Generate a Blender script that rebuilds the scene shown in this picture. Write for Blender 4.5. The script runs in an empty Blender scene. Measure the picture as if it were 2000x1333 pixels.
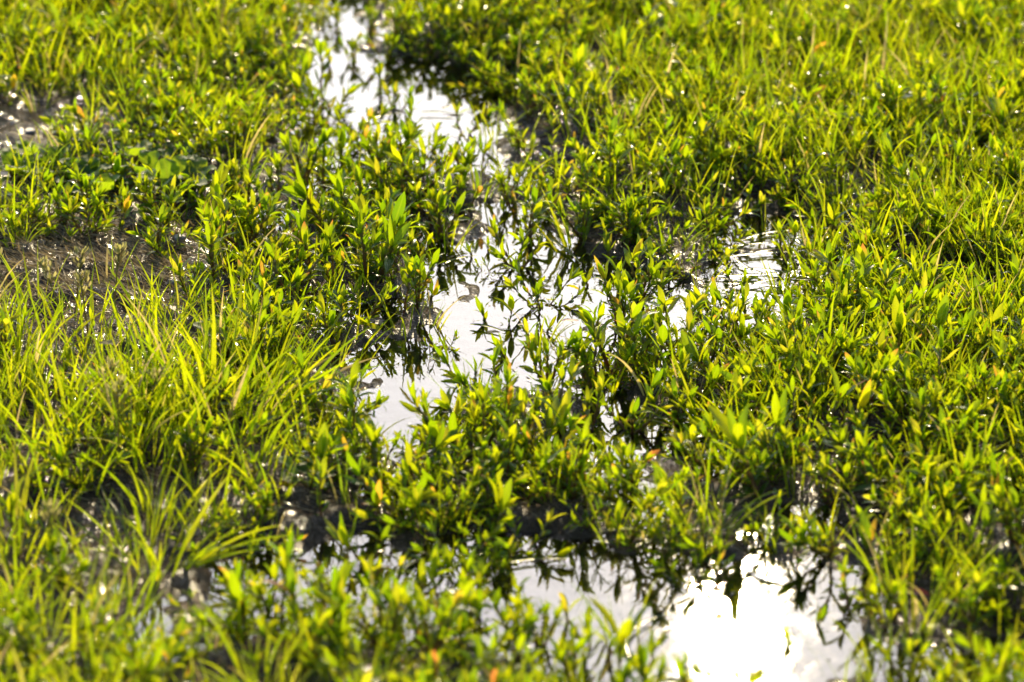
import bpy, math, random
import numpy as np
from mathutils import Matrix, Vector

random.seed(7); rng = np.random.default_rng(7)
R = math.radians
sc = bpy.context.scene
COL = sc.collection

# ------------------------------------------------------------------ camera model (photo pixels are 2000 x 1333)
CAM_H, PITCH, FOCAL = 0.91, R(22.0), 147.0
FPX = FOCAL / 36.0 * 2000.0
cp, sp = math.cos(PITCH), math.sin(PITCH)

def at(px, py, z=0.0):
    """point of the plane z where photo pixel (px, py) looks"""
    dx = (px - 1000.0) / FPX; dy = (666.5 - py) / FPX
    d = np.array([dx, cp + dy * sp, -sp + dy * cp])
    t = (z - CAM_H) / d[2]
    return np.array([0, 0, CAM_H]) + d * t

def at_many(P):
    P = np.asarray(P, float)
    dx = (P[:, 0] - 1000.0) / FPX; dy = (666.5 - P[:, 1]) / FPX
    dX, dY, dZ = dx, cp + dy * sp, -sp + dy * cp
    t = -CAM_H / dZ
    return np.stack([dX * t, dY * t], 1)

def project(x, y, z=0.0):
    X = np.asarray(x, float); Y = np.asarray(y, float); Z = np.asarray(z, float) - CAM_H
    depth = Y * cp - Z * sp
    up = Y * sp + Z * cp
    return 1000 + X / depth * FPX, 666.5 - up / depth * FPX, depth

cam_d = bpy.data.cameras.new('camera'); cam = bpy.data.objects.new('camera', cam_d); COL.objects.link(cam)
cam.location = (0, 0, CAM_H); cam.rotation_euler = (R(90) - PITCH, 0, 0)
cam_d.lens = FOCAL; cam_d.sensor_width = 36; cam_d.clip_start = 0.05; cam_d.clip_end = 500
cam_d.dof.use_dof = True; cam_d.dof.focus_distance = 2.44; cam_d.dof.aperture_fstop = 10
sc.camera = cam

# ------------------------------------------------------------------ light
SUN_EL, SUN_AZ = R(25.9), R(3.35)
sdir = Vector((math.sin(SUN_AZ) * math.cos(SUN_EL), math.cos(SUN_AZ) * math.cos(SUN_EL), math.sin(SUN_EL)))
sl = bpy.data.lights.new('sun', 'SUN'); so = bpy.data.objects.new('sun', sl); COL.objects.link(so)
sl.energy = 3.7; sl.angle = R(0.5); sl.color = (1.0, 0.82, 0.50)
so.rotation_euler = (-sdir).to_track_quat('-Z', 'Y').to_euler()
W = bpy.data.worlds.new('World'); sc.world = W; W.use_nodes = True
nt = W.node_tree; bg = nt.nodes['Background']
sky = nt.nodes.new('ShaderNodeTexSky'); sky.sky_type = 'NISHITA'; sky.sun_disc = False
sky.sun_elevation = SUN_EL; sky.sun_rotation = SUN_AZ
sky.air_density = 1.0; sky.dust_density = 1.3; sky.ozone_density = 3.5
nt.links.new(sky.outputs[0], bg.inputs[0]); bg.inputs[1].default_value = 0.15
sc.view_settings.view_transform = 'Standard'; sc.view_settings.look = 'None'
sc.view_settings.gamma = 1.0; sc.view_settings.exposure = 1.12
sc.render.engine = 'CYCLES'
cy = sc.cycles
cy.use_denoising = True
cy.max_bounces = 10; cy.diffuse_bounces = 6; cy.glossy_bounces = 3; cy.transmission_bounces = 4; cy.transparent_max_bounces = 12
cy.sample_clamp_indirect = 6.0; cy.caustics_reflective = False; cy.caustics_refractive = False
cy.use_adaptive_sampling = False

# ------------------------------------------------------------------ materials
def mat(name):
    m = bpy.data.materials.new(name); m.use_nodes = True
    m.node_tree.nodes.clear()
    return m, m.node_tree.nodes, m.node_tree.links

def N(ns, t, **kw):
    n = ns.new(t)
    for k, v in kw.items():
        setattr(n, k, v)
    return n

def ramp(ns, stops):
    r = ns.new('ShaderNodeValToRGB')
    e = r.color_ramp.elements
    while len(e) < len(stops): e.new(0.5)
    for i, (p, c) in enumerate(stops):
        e[i].position = p; e[i].color = (*c, 1)
    return r

def leaf_material(name, refl, trans, fac=0.55, rough=0.3, tip=None, spec=0.28):
    """refl / trans: colour-ramp stops over a per-leaf random value; tip: colour that some leaf tips wither to"""
    m, ns, ln = mat(name)
    geo = N(ns, 'ShaderNodeNewGeometry'); oi = N(ns, 'ShaderNodeObjectInfo')
    add = N(ns, 'ShaderNodeMath', operation='ADD'); fr = N(ns, 'ShaderNodeMath', operation='FRACT')
    ln.new(geo.outputs['Random Per Island'], add.inputs[0]); ln.new(oi.outputs['Random'], add.inputs[1]); ln.new(add.outputs[0], fr.inputs[0])
    a = ramp(ns, refl); b = ramp(ns, trans)
    ln.new(fr.outputs[0], a.inputs[0]); ln.new(fr.outputs[0], b.inputs[0])
    uv = N(ns, 'ShaderNodeUVMap'); sep = N(ns, 'ShaderNodeSeparateXYZ'); ln.new(uv.outputs[0], sep.inputs[0])
    # pale midrib and faint side veins
    c1 = N(ns, 'ShaderNodeMath', operation='SUBTRACT'); c1.inputs[1].default_value = 0.5; ln.new(sep.outputs['Y'], c1.inputs[0])
    c2 = N(ns, 'ShaderNodeMath', operation='ABSOLUTE'); ln.new(c1.outputs[0], c2.inputs[0])
    rib = N(ns, 'ShaderNodeMapRange'); rib.inputs['From Min'].default_value = 0.0; rib.inputs['From Max'].default_value = 0.09
    rib.inputs['To Min'].default_value = 1.0; rib.inputs['To Max'].default_value = 0.0; ln.new(c2.outputs[0], rib.inputs['Value'])
    ribf = N(ns, 'ShaderNodeMath', operation='MULTIPLY'); ribf.inputs[1].default_value = 0.35; ln.new(rib.outputs[0], ribf.inputs[0])
    tc = N(ns, 'ShaderNodeTexCoord'); no = N(ns, 'ShaderNodeTexNoise'); no.inputs['Scale'].default_value = 160; no.inputs['Detail'].default_value = 3
    ln.new(tc.outputs['Object'], no.inputs['Vector'])
    def tone(src, ribcol):
        mx = N(ns, 'ShaderNodeMix', data_type='RGBA'); ln.new(ribf.outputs[0], mx.inputs[0]); ln.new(src, mx.inputs[6]); mx.inputs[7].default_value = (*ribcol, 1)
        hv = N(ns, 'ShaderNodeHueSaturation'); ln.new(mx.outputs[2], hv.inputs['Color'])
        mr = N(ns, 'ShaderNodeMapRange'); mr.inputs['To Min'].default_value = 0.75; mr.inputs['To Max'].default_value = 1.2; mr.inputs['From Min'].default_value = .3; mr.inputs['From Max'].default_value = .7
        ln.new(no.outputs['Fac'], mr.inputs['Value']); ln.new(mr.outputs[0], hv.inputs['Value'])
        out = hv.outputs[0]
        if tip is not None:
            # withered tip on one leaf in five
            r2 = N(ns, 'ShaderNodeMath', operation='MULTIPLY'); r2.inputs[1].default_value = 7.31; ln.new(fr.outputs[0], r2.inputs[0])
            f2 = N(ns, 'ShaderNodeMath', operation='FRACT'); ln.new(r2.outputs[0], f2.inputs[0])
            g2 = N(ns, 'ShaderNodeMath', operation='GREATER_THAN'); g2.inputs[1].default_value = 0.97; ln.new(f2.outputs[0], g2.inputs[0])
            t2 = N(ns, 'ShaderNodeMapRange'); t2.inputs['From Min'].default_value = .6; t2.inputs['From Max'].default_value = .95; ln.new(sep.outputs['X'], t2.inputs['Value'])
            m2 = N(ns, 'ShaderNodeMath', operation='MULTIPLY'); ln.new(g2.outputs[0], m2.inputs[0]); ln.new(t2.outputs[0], m2.inputs[1])
            mt = N(ns, 'ShaderNodeMix', data_type='RGBA'); ln.new(m2.outputs[0], mt.inputs[0]); ln.new(out, mt.inputs[6]); mt.inputs[7].default_value = (*tip, 1)
            out = mt.outputs[2]
        return out
    pr = N(ns, 'ShaderNodeBsdfPrincipled'); ln.new(tone(a.outputs[0], (.13, .19, .02)), pr.inputs['Base Color'])
    pr.inputs['Roughness'].default_value = rough; pr.inputs['Specular IOR Level'].default_value = spec
    tr = N(ns, 'ShaderNodeBsdfTranslucent'); ln.new(tone(b.outputs[0], (.5, .56, .02)), tr.inputs['Color'])
    mix = N(ns, 'ShaderNodeMixShader'); mix.inputs[0].default_value = fac
    ln.new(pr.outputs[0], mix.inputs[1]); ln.new(tr.outputs[0], mix.inputs[2])
    bp = N(ns, 'ShaderNodeBump'); bp.inputs['Strength'].default_value = 0.25; bp.inputs['Distance'].default_value = 0.0006
    ln.new(no.outputs['Fac'], bp.inputs['Height']); ln.new(bp.outputs[0], pr.inputs['Normal'])
    o = N(ns, 'ShaderNodeOutputMaterial'); ln.new(mix.outputs[0], o.inputs[0])
    return m

M_LEAF = leaf_material('knotgrass_leaf',
    [(0, (.036, .080, .009)), (.5, (.052, .105, .009)), (.95, (.07, .12, .012)), (1, (.2, .14, .015))],
    [(0, (.20, .35, .002)), (.45, (.385, .505, .002)), (.9, (.56, .575, .003)), (.985, (.64, .58, .02)), (1, (.85, .40, .04))],
    fac=0.6, rough=0.2, tip=(.62, .22, .04))
M_GRASS = leaf_material('grass_blade',
    [(0, (.04, .085, .008)), (.6, (.058, .11, .010)), (.92, (.09, .13, .015)), (.95, (.2, .15, .07)), (1, (.24, .18, .09))],
    [(0, (.27, .40, .002)), (.5, (.43, .52, .002)), (.92, (.57, .565, .004)), (.95, (.62, .48, .14)), (1, (.6, .46, .18))],
    fac=0.6, rough=0.2, tip=(.55, .38, .1))
M_BROAD = leaf_material('broad_leaf',
    [(0, (.035, .09, .014)), (1, (.06, .12, .018))], [(0, (.32, .50, .008)), (1, (.48, .60, .010))], fac=0.5, rough=0.5, spec=.2)
M_RED = leaf_material('red_leaf',
    [(0, (.24, .06, .02)), (1, (.26, .10, .03))], [(0, (.85, .22, .06)), (1, (.9, .34, .06))], fac=0.5, rough=0.3)
M_ORANGE = leaf_material('orange_leaf',
    [(0, (.2, .10, .015)), (1, (.22, .13, .02))], [(0, (.85, .42, .03)), (1, (.85, .55, .03))], fac=0.5, rough=0.3)
M_WINE = leaf_material('wine_leaf',
    [(0, (.16, .03, .03)), (1, (.2, .05, .04))], [(0, (.45, .06, .05)), (1, (.5, .1, .06))], fac=0.35, rough=0.3)
M_STRAW = leaf_material('straw',
    [(0, (.13, .085, .04)), (.5, (.22, .15, .07)), (1, (.32, .24, .12))], [(0, (.3, .2, .08)), (1, (.55, .42, .18))], fac=0.3, rough=0.6, spec=.15)
M_BROWN = leaf_material('dead_leaf',
    [(0, (.11, .07, .04)), (1, (.2, .13, .07))], [(0, (.3, .16, .06)), (1, (.4, .22, .08))], fac=0.25, rough=0.3)
M_SEED = leaf_material('seed_head',
    [(0, (.12, .12, .04)), (1, (.2, .17, .07))], [(0, (.45, .42, .10)), (1, (.6, .5, .18))], fac=0.45, rough=0.4)

def stem_material():
    m, ns, ln = mat('plant_stem')
    uv = N(ns, 'ShaderNodeUVMap'); sep = N(ns, 'ShaderNodeSeparateXYZ'); ln.new(uv.outputs[0], sep.inputs[0])
    r = ramp(ns, [(0, (.12, .045, .022)), (.45, (.18, .08, .025)), (.8, (.14, .12, .022)), (1, (.12, .15, .03))])
    ln.new(sep.outputs['X'], r.inputs[0])
    pr = N(ns, 'ShaderNodeBsdfPrincipled'); ln.new(r.outputs[0], pr.inputs['Base Color']); pr.inputs['Roughness'].default_value = .3
    r2 = ramp(ns, [(0, (.4, .16, .05)), (.45, (.5, .26, .06)), (1, (.5, .5, .05))]); ln.new(sep.outputs['X'], r2.inputs[0])
    tr = N(ns, 'ShaderNodeBsdfTranslucent'); ln.new(r2.outputs[0], tr.inputs['Color'])
    mx = N(ns, 'ShaderNodeMixShader'); mx.inputs[0].default_value = .25; ln.new(pr.outputs[0], mx.inputs[1]); ln.new(tr.outputs[0], mx.inputs[2])
    o = N(ns, 'ShaderNodeOutputMaterial'); ln.new(mx.outputs[0], o.inputs[0])
    return m
M_STEM = stem_material()

def mud_material():
    m, ns, ln = mat('wet_mud')
    tc = N(ns, 'ShaderNodeTexCoord')
    def noise(s, d=6, rg=.6):
        n = N(ns, 'ShaderNodeTexNoise'); n.inputs['Scale'].default_value = s; n.inputs['Detail'].default_value = d; n.inputs['Roughness'].default_value = rg
        ln.new(tc.outputs['Object'], n.inputs['Vector']); return n
    n1 = noise(14, 8); n2 = noise(120, 6, .7); n3 = noise(480, 4, .6)
    c = ramp(ns, [(.3, (.042, .024, .011)), (.5, (.09, .055, .028)), (.62, (.19, .112, .056)), (.74, (.33, .21, .11))])
    mx = N(ns, 'ShaderNodeMath', operation='MULTIPLY_ADD'); mx.inputs[1].default_value = .5
    ln.new(n2.outputs[0], mx.inputs[0]); h = N(ns, 'ShaderNodeMath', operation='MULTIPLY'); h.inputs[1].default_value = .5; ln.new(n1.outputs[0], h.inputs[0]); ln.new(h.outputs[0], mx.inputs[2])
    ln.new(mx.outputs[0], c.inputs[0])
    pr = N(ns, 'ShaderNodeBsdfPrincipled'); ln.new(c.outputs[0], pr.inputs['Base Color'])
    rr = N(ns, 'ShaderNodeMapRange'); rr.inputs['From Min'].default_value = .35; rr.inputs['From Max'].default_value = .65; rr.inputs['To Min'].default_value = .06; rr.inputs['To Max'].default_value = .26; pr.inputs['Specular IOR Level'].default_value = .3
    ln.new(n1.outputs[0], rr.inputs['Value']); ln.new(rr.outputs[0], pr.inputs['Roughness'])
    b1 = N(ns, 'ShaderNodeBump'); b1.inputs['Strength'].default_value = .8; b1.inputs['Distance'].default_value = .007; ln.new(n2.outputs[0], b1.inputs['Height'])
    b2 = N(ns, 'ShaderNodeBump'); b2.inputs['Strength'].default_value = .7; b2.inputs['Distance'].default_value = .003; ln.new(n3.outputs[0], b2.inputs['Height']); ln.new(b1.outputs[0], b2.inputs['Normal'])
    ln.new(b2.outputs[0], pr.inputs['Normal'])
    o = N(ns, 'ShaderNodeOutputMaterial'); ln.new(pr.outputs[0], o.inputs[0])
    return m
M_MUD = mud_material()

def stone_material():
    m, ns, ln = mat('pebble_stone')
    tc = N(ns, 'ShaderNodeTexCoord'); oi = N(ns, 'ShaderNodeObjectInfo')
    n = N(ns, 'ShaderNodeTexNoise'); n.inputs['Scale'].default_value = 220; n.inputs['Detail'].default_value = 6; ln.new(tc.outputs['Object'], n.inputs['Vector'])
    c = ramp(ns, [(.3, (.10, .075, .06)), (.7, (.24, .19, .155))]); ln.new(n.outputs[0], c.inputs[0])
    pr = N(ns, 'ShaderNodeBsdfPrincipled'); ln.new(c.outputs[0], pr.inputs['Base Color']); pr.inputs['Roughness'].default_value = .3
    b = N(ns, 'ShaderNodeBump'); b.inputs['Strength'].default_value = .4; b.inputs['Distance'].default_value = .001; ln.new(n.outputs[0], b.inputs['Height']); ln.new(b.outputs[0], pr.inputs['Normal'])
    o = N(ns, 'ShaderNodeOutputMaterial'); ln.new(pr.outputs[0], o.inputs[0])
    return m
M_STONE = stone_material()

def water_material():
    m, ns, ln = mat('puddle_water')
    tc = N(ns, 'ShaderNodeTexCoord')
    n1 = N(ns, 'ShaderNodeTexNoise'); n1.inputs['Scale'].default_value = 26; n1.inputs['Detail'].default_value = 2; ln.new(tc.outputs['Object'], n1.inputs['Vector'])
    n2 = N(ns, 'ShaderNodeTexNoise'); n2.inputs['Scale'].default_value = 95; n2.inputs['Detail'].default_value = 2; ln.new(tc.outputs['Object'], n2.inputs['Vector'])
    b1 = N(ns, 'ShaderNodeBump'); b1.inputs['Strength'].default_value = 1; b1.inputs['Distance'].default_value = .00035; ln.new(n1.outputs[0], b1.inputs['Height'])
    b2 = N(ns, 'ShaderNodeBump'); b2.inputs['Strength'].default_value = 1; b2.inputs['Distance'].default_value = .00012; ln.new(n2.outputs[0], b2.inputs['Height']); ln.new(b1.outputs[0], b2.inputs['Normal'])
    # a breeze ruffles the right-hand pool more than the sheltered ones
    q = at(1510, 575); ds = N(ns, 'ShaderNodeVectorMath', operation='DISTANCE'); ds.inputs[1].default_value = (q[0], q[1], 0); ln.new(tc.outputs['Object'], ds.inputs[0])
    ru = N(ns, 'ShaderNodeMapRange'); ru.inputs['From Min'].default_value = .02; ru.inputs['From Max'].default_value = .13; ru.inputs['To Min'].default_value = .0005; ru.inputs['To Max'].default_value = .00009
    ln.new(ds.outputs['Value'], ru.inputs['Value']); ln.new(ru.outputs[0], b2.inputs['Distance'])
    fr = N(ns, 'ShaderNodeFresnel'); fr.inputs['IOR'].default_value = 1.43; ln.new(b2.outputs[0], fr.inputs['Normal'])
    gl = N(ns, 'ShaderNodeBsdfAnisotropic'); gl.distribution = 'GGX'
    gl.inputs['Color'].default_value = (1, 1, 1, 1); gl.inputs['Roughness'].default_value = 0.025; ln.new(b2.outputs[0], gl.inputs['Normal'])
    tr = N(ns, 'ShaderNodeBsdfTransparent'); tr.inputs['Color'].default_value = (.80, .76, .66, 1)
    mx = N(ns, 'ShaderNodeMixShader'); ln.new(fr.outputs[0], mx.inputs[0]); ln.new(tr.outputs[0], mx.inputs[1]); ln.new(gl.outputs[0], mx.inputs[2])
    o = N(ns, 'ShaderNodeOutputMaterial'); ln.new(mx.outputs[0], o.inputs[0])
    return m
M_WATER = water_material()

# ------------------------------------------------------------------ mesh helpers
def make_mesh(name, V, F, UV=None, m=None, smooth=True):
    """V (n,3), F (k,4) quads, UV (n,2) per vertex"""
    me = bpy.data.meshes.new(name)
    V = np.ascontiguousarray(V, np.float32); F = np.ascontiguousarray(F, np.int32)
    me.vertices.add(len(V)); me.vertices.foreach_set('co', V.ravel())
    me.loops.add(F.size); me.loops.foreach_set('vertex_index', F.ravel())
    me.polygons.add(len(F)); me.polygons.foreach_set('loop_start', np.arange(0, F.size, 4, dtype=np.int32))
    if smooth: me.polygons.foreach_set('use_smooth', np.ones(len(F), bool))
    if UV is not None:
        uv = me.uv_layers.new(name='UVMap'); uv.data.foreach_set('uv', np.ascontiguousarray(np.asarray(UV, np.float32)[F.ravel()]).ravel())
    me.update(calc_edges=True)
    if m: me.materials.append(m)
    return me

def cat(parts):
    Vs, Fs, Us, o = [], [], [], 0
    for V, F, U in parts:
        Vs.append(V); Fs.append(F + o); Us.append(U); o += len(V)
    return np.concatenate(Vs), np.concatenate(Fs), np.concatenate(Us)

def xf(part, M):
    V, F, U = part
    return V @ M[:3, :3].T + M[:3, 3], F, U

def obj(name, data, parent=None, **props):
    o = bpy.data.objects.new(name, data); COL.objects.link(o)
    if parent is not None: o.parent = parent
    for k, v in props.items(): o[k] = v
    return o

def grid_faces(a, b):
    i, j = np.meshgrid(np.arange(a - 1), np.arange(b - 1), indexing='ij')
    q = i * b + j
    return np.stack([q, q + 1, q + b + 1, q + b], -1).reshape(-1, 4)

def leaf_geo(ratio=.26, bend=.5, fold=.35, twist=.2, nseg=7, ncol=5, p=.75, q=.85, wave=0.0, side=0.0):
    """lanceolate leaf of length 1 along +Y, upper face +Z"""
    t = np.linspace(0, 1, nseg + 1); ds = 1.0 / nseg
    ang = -bend * t ** 1.3; sid = side * t
    dy = np.cos(ang) * np.cos(sid) * ds; dz = np.sin(ang) * ds; dx = np.sin(sid) * ds
    Y = np.concatenate([[0], np.cumsum(dy[1:])]); Z = np.concatenate([[0], np.cumsum(dz[1:])]); X = np.concatenate([[0], np.cumsum(dx[1:])])
    w = (t + .015) ** p * (1 - t + .004) ** q; w = w / w.max() * ratio * .5
    s = np.linspace(-1, 1, ncol)
    V = np.zeros((nseg + 1, ncol, 3)); U = np.zeros((nseg + 1, ncol, 2))
    for i in range(nseg + 1):
        tw = twist * t[i]
        cx = np.array([math.cos(tw), 0, math.sin(tw)]); up = np.array([-math.sin(tw), -math.sin(ang[i]), math.cos(tw) * math.cos(ang[i])])
        for j in range(ncol):
            a = s[j] * w[i]
            lift = abs(a) * math.tan(fold) * (1 - .35 * abs(s[j])) + wave * w[i] * s[j] * math.sin(9 * t[i] + 2 * s[j])
            V[i, j] = np.array([X[i], Y[i], Z[i]]) + cx * a + up * lift
            U[i, j] = (t[i], (s[j] + 1) / 2)
    return V.reshape(-1, 3), grid_faces(nseg + 1, ncol), U.reshape(-1, 2)

def blade_geo(ratio=.03, lean=.3, bend=.8, twist=.4, nseg=9, fold=.4, side=0.0):
    """grass blade of length 1 rising from the origin, curving towards +X"""
    t = np.linspace(0, 1, nseg + 1); ds = 1.0 / nseg
    a = lean + bend * t ** 1.5
    X = np.concatenate([[0], np.cumsum(np.sin(a[1:]) * ds)]); Z = np.concatenate([[0], np.cumsum(np.cos(a[1:]) * ds)])
    w = ratio * .5 * np.minimum(1, .55 + 2 * t) * (1 - t ** 2.2 + .03)
    V = np.zeros((nseg + 1, 3, 3)); U = np.zeros((nseg + 1, 3, 2))
    for i in range(nseg + 1):
        tw = twist * t[i] + side
        c = np.array([math.cos(a[i]) * math.sin(tw), math.cos(tw), -math.sin(a[i]) * math.sin(tw)])
        n = np.array([-math.cos(a[i]), 0, math.sin(a[i])])
        for j, sgn in enumerate((-1, 0, 1)):
            V[i, j] = np.array([X[i], 0, Z[i]]) + c * sgn * w[i] + n * abs(sgn) * w[i] * math.tan(fold)
            U[i, j] = (t[i], (sgn + 1) / 2)
    return V.reshape(-1, 3), grid_faces(nseg + 1, 3), U.reshape(-1, 2)

def tube_geo(P, rad, k=6, u0=0.0, u1=1.0):
    P = np.asarray(P, float); n = len(P); rad = np.broadcast_to(rad, (n,))
    T = np.gradient(P, axis=0); T /= np.linalg.norm(T, axis=1)[:, None] + 1e-12
    ref = np.array([0.31, 0.95, 0.05])
    A = np.cross(T, ref); A /= np.linalg.norm(A, axis=1)[:, None] + 1e-9
    B = np.cross(T, A)
    th = np.linspace(0, 2 * math.pi, k + 1)
    V = P[:, None] + rad[:, None, None] * (np.cos(th)[None, :, None] * A[:, None] + np.sin(th)[None, :, None] * B[:, None])
    U = np.zeros((n, k + 1, 2)); U[..., 0] = np.linspace(u0, u1, n)[:, None]; U[..., 1] = np.linspace(0, 1, k + 1)[None]
    return V.reshape(-1, 3), grid_faces(n, k + 1), U.reshape(-1, 2)

def frame(pos, y, z, s):
    y = np.asarray(y, float); y = y / np.linalg.norm(y)
    z = np.asarray(z, float); z = z - y * (z @ y); z = z / (np.linalg.norm(z) + 1e-9)
    x = np.cross(y, z); M = np.eye(4)
    M[:3, 0] = x * s; M[:3, 1] = y * s; M[:3, 2] = z * s; M[:3, 3] = pos
    return M

def euler_frame(pos, rz, s, tilt=0.0, tdir=0.0):
    Mz = np.array(Matrix.Rotation(rz, 3, 'Z')); ax = Vector((math.cos(tdir + math.pi / 2), math.sin(tdir + math.pi / 2), 0))
    Mt = np.array(Matrix.Rotation(tilt, 3, ax)); M = np.eye(4); M[:3, :3] = Mt @ Mz * s; M[:3, 3] = pos
    return M

# leaf and blade libraries (shared by all plants)
LEAF = [leaf_geo(ratio=r_, bend=b_, fold=f_, twist=t_, side=s_, wave=w_) for r_, b_, f_, t_, s_, w_ in
        [(.25, .35, .30, .1, .05, .1), (.21, .7, .35, -.4, -.15, .1), (.27, .2, .25, .3, .1, .15), (.19, 1.1, .4, .4, .15, .1),
         (.29, .45, .2, -.3, -.05, .2), (.17, .6, .45, .6, -.25, .1), (.25, -.25, .3, .25, .12, .15), (.30, .3, .25, -.1, 0, .2)]]
LEAF_LO = [leaf_geo(ratio=r_, bend=b_, fold=.3, twist=t_, nseg=4, ncol=3) for r_, b_, t_ in
           [(.25, .35, .1), (.21, .7, -.4), (.27, .2, .3), (.19, 1.1, .4), (.29, .45, -.3), (.17, .6, .6), (.25, -.25, .25), (.30, .3, -.1)]]
LEAF_ME = [make_mesh('leaf', *L, M_LEAF) for L in LEAF]
BP = [(.040, .05, .3, .3), (.034, .12, .6, -.5), (.044, .05, .2, .5), (.036, .2, .9, .2), (.032, .0, .15, .8), (.046, .12, .4, -.3), (.038, .2, .3, .1), (.034, .08, .6, -.8)]
BLADE = [blade_geo(a, b, c, d, side=.6 * (-1) ** i) for i, (a, b, c, d) in enumerate(BP)]
BLADE_LO = [blade_geo(a, b, c, d, nseg=5, side=.6 * (-1) ** i) for i, (a, b, c, d) in enumerate(BP)]
BLADE_ME = [make_mesh('blade', *L, M_GRASS) for L in BLADE]

# ------------------------------------------------------------------ plant designs: (stem geometries, [(leaf shape, matrix)])
def stem_path(h, lean, az, curve, n=9, zig=.0008, r_=random):
    P = [np.zeros(3)]; d = lean
    for i in range(n):
        d2 = d + curve * i / n
        st = h / n
        P.append(P[-1] + st * np.array([math.sin(d2) * math.cos(az), math.sin(d2) * math.sin(az), math.cos(d2)]) + np.array([r_.uniform(-zig, zig), r_.uniform(-zig, zig), 0]))
    return np.array(P)

def dress(P, leaves, L, r_, first=.10, nodes=6, top=4, az0=0.0):
    """alternate leaves along stem P and a cluster at its tip"""
    n = len(P) - 1; az = az0
    def node(u):
        f = u * n; i = min(int(f), n - 1); p = P[i] + (P[i + 1] - P[i]) * (f - i); d = P[i + 1] - P[i]; return p, d / np.linalg.norm(d)
    def put(u, th, s):
        p, d = node(u)
        e1 = np.cross(d, [0, 1, .01]); e1 /= np.linalg.norm(e1); e2 = np.cross(d, e1)
        r = math.cos(az) * e1 + math.sin(az) * e2
        leaves.append((r_.randrange(8), frame(p + r * .0004, d * math.cos(th) + r * math.sin(th), d * math.sin(th) - r * math.cos(th), s)))
    for k in range(3):          # short basal leaves
        az += 2.1 + r_.uniform(-.6, .6); put(r_.uniform(.02, .2), r_.uniform(.5, 1.7), L * r_.uniform(.3, .6))
    for k in range(nodes):
        u = first + (0.93 - first) * k / max(1, nodes - 1)
        az += 2.4 + r_.uniform(-.5, .5)
        put(u, r_.uniform(.45, .95), L * r_.uniform(.6, 1.0) * (.75 + .35 * u))
        if r_.random() < .55:
            az += .5; put(u, r_.uniform(.3, .6), L * r_.uniform(.3, .5))
    for k in range(top):
        az += 2.0 + r_.uniform(-.3, .3)
        put(.97, r_.uniform(.12, .5), L * r_.uniform(.7, 1.05))

def design_plant(seed, stems, L=.019, nodes=6, top=4, spread=.35, rad=.0009):
    r_ = random.Random(seed); S = []; lv = []
    for k, (h, lean, az) in enumerate(stems):
        P = stem_path(h, lean, az, r_.uniform(-.5, .25) * (1 if lean > .3 else .5), r_=r_)
        parts = [tube_geo(P, np.linspace(rad, rad * .55, len(P)))]
        for i in range(2, len(P) - 1, 2):      # papery sheaths at the nodes
            d = (P[i + 1] - P[i]); d = d / np.linalg.norm(d)
            parts.append(tube_geo([P[i] - d * .0008, P[i] + d * .001, P[i] + d * .0022], np.array([rad * .8, rad * 1.35, rad * 1.2]), 6, .3 + .5 * i / len(P), .4 + .5 * i / len(P)))
        S.append(cat(parts))
        dress(P, lv, L, r_, nodes=nodes, top=top, az0=r_.uniform(0, 6.28))
        if r_.random() < .6 and h > .03:        # a side shoot
            i = r_.randrange(3, 6); a2 = r_.uniform(0, 6.28)
            Q = stem_path(h * .35, .7, a2, -.4, n=5, r_=r_) + P[i]
            S.append(tube_geo(Q, np.linspace(rad * .6, rad * .35, len(Q)), 6, .4, .95))
            sub = []; dress(Q - Q[0], sub, L * .7, r_, nodes=2, top=3, first=.4)
            for li, M in sub:
                M = M.copy(); M[:3, 3] += Q[0]; lv.append((li, M))
    return S, lv

def rs(seed, n, h, lean=.35):
    r_ = random.Random(seed * 77 + 5); a0 = r_.uniform(0, 6.28)
    return [(h * r_.uniform(.65, 1.05), r_.uniform(.05, lean), a0 + i * 6.28 / n + r_.uniform(-.5, .5)) for i in range(n)]

DESIGN = {
    'single': [design_plant(10 + i, rs(i, 1, .034, .45), L=.0168, nodes=8) for i in range(6)],
    'pair':   [design_plant(20 + i, rs(9 + i, 2, .032, .6), L=.016, nodes=7) for i in range(5)],
    'bushy':  [design_plant(30 + i, rs(19 + i, 4, .035, .85), L=.0152, nodes=7, top=4) for i in range(5)],
    'sprout': [design_plant(40 + i, rs(29 + i, 1, .015, .4), L=.0155, nodes=3, top=3) for i in range(4)],
    'tall':   [design_plant(50 + i, rs(39 + i, 2, .052, .3), L=.0178, nodes=10, top=5) for i in range(3)],
    'bigleaf':[design_plant(60 + i, rs(49 + i, 1, .028, .25), L=.026, nodes=4, top=4) for i in range(3)],
    'creeper':[design_plant(70 + i, [(h, .8 + .25 * (k % 2), a) for k, (h, l, a) in enumerate(rs(59 + i, 5, .034, .4))], L=.0125, nodes=7, top=4, rad=.0006) for i in range(4)],
}
STEM_ME = {k: [[make_mesh('stem', *s, M_STEM) for s in d[0]] for d in v] for k, v in DESIGN.items()}

def lo_plant(kind, i):
    S, lv = DESIGN[kind][i]
    return [xf(LEAF_LO[li], M) for li, M in lv], [tube_geo_lo(s) for s in S]

def baked(kind, i, lo=True):
    """one leaf geometry and one stem geometry of a design, in its own space"""
    S, lv = DESIGN[kind][i]
    return cat([xf((LEAF_LO if lo else LEAF)[li], M) for li, M in lv]), cat(S)
BAKED = {k: [baked(k, i) for i in range(len(v))] for k, v in DESIGN.items()}
HGT = {k: [float(np.percentile(b[0][0][:, 2], 99)) for b in v] for k, v in BAKED.items()}

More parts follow.
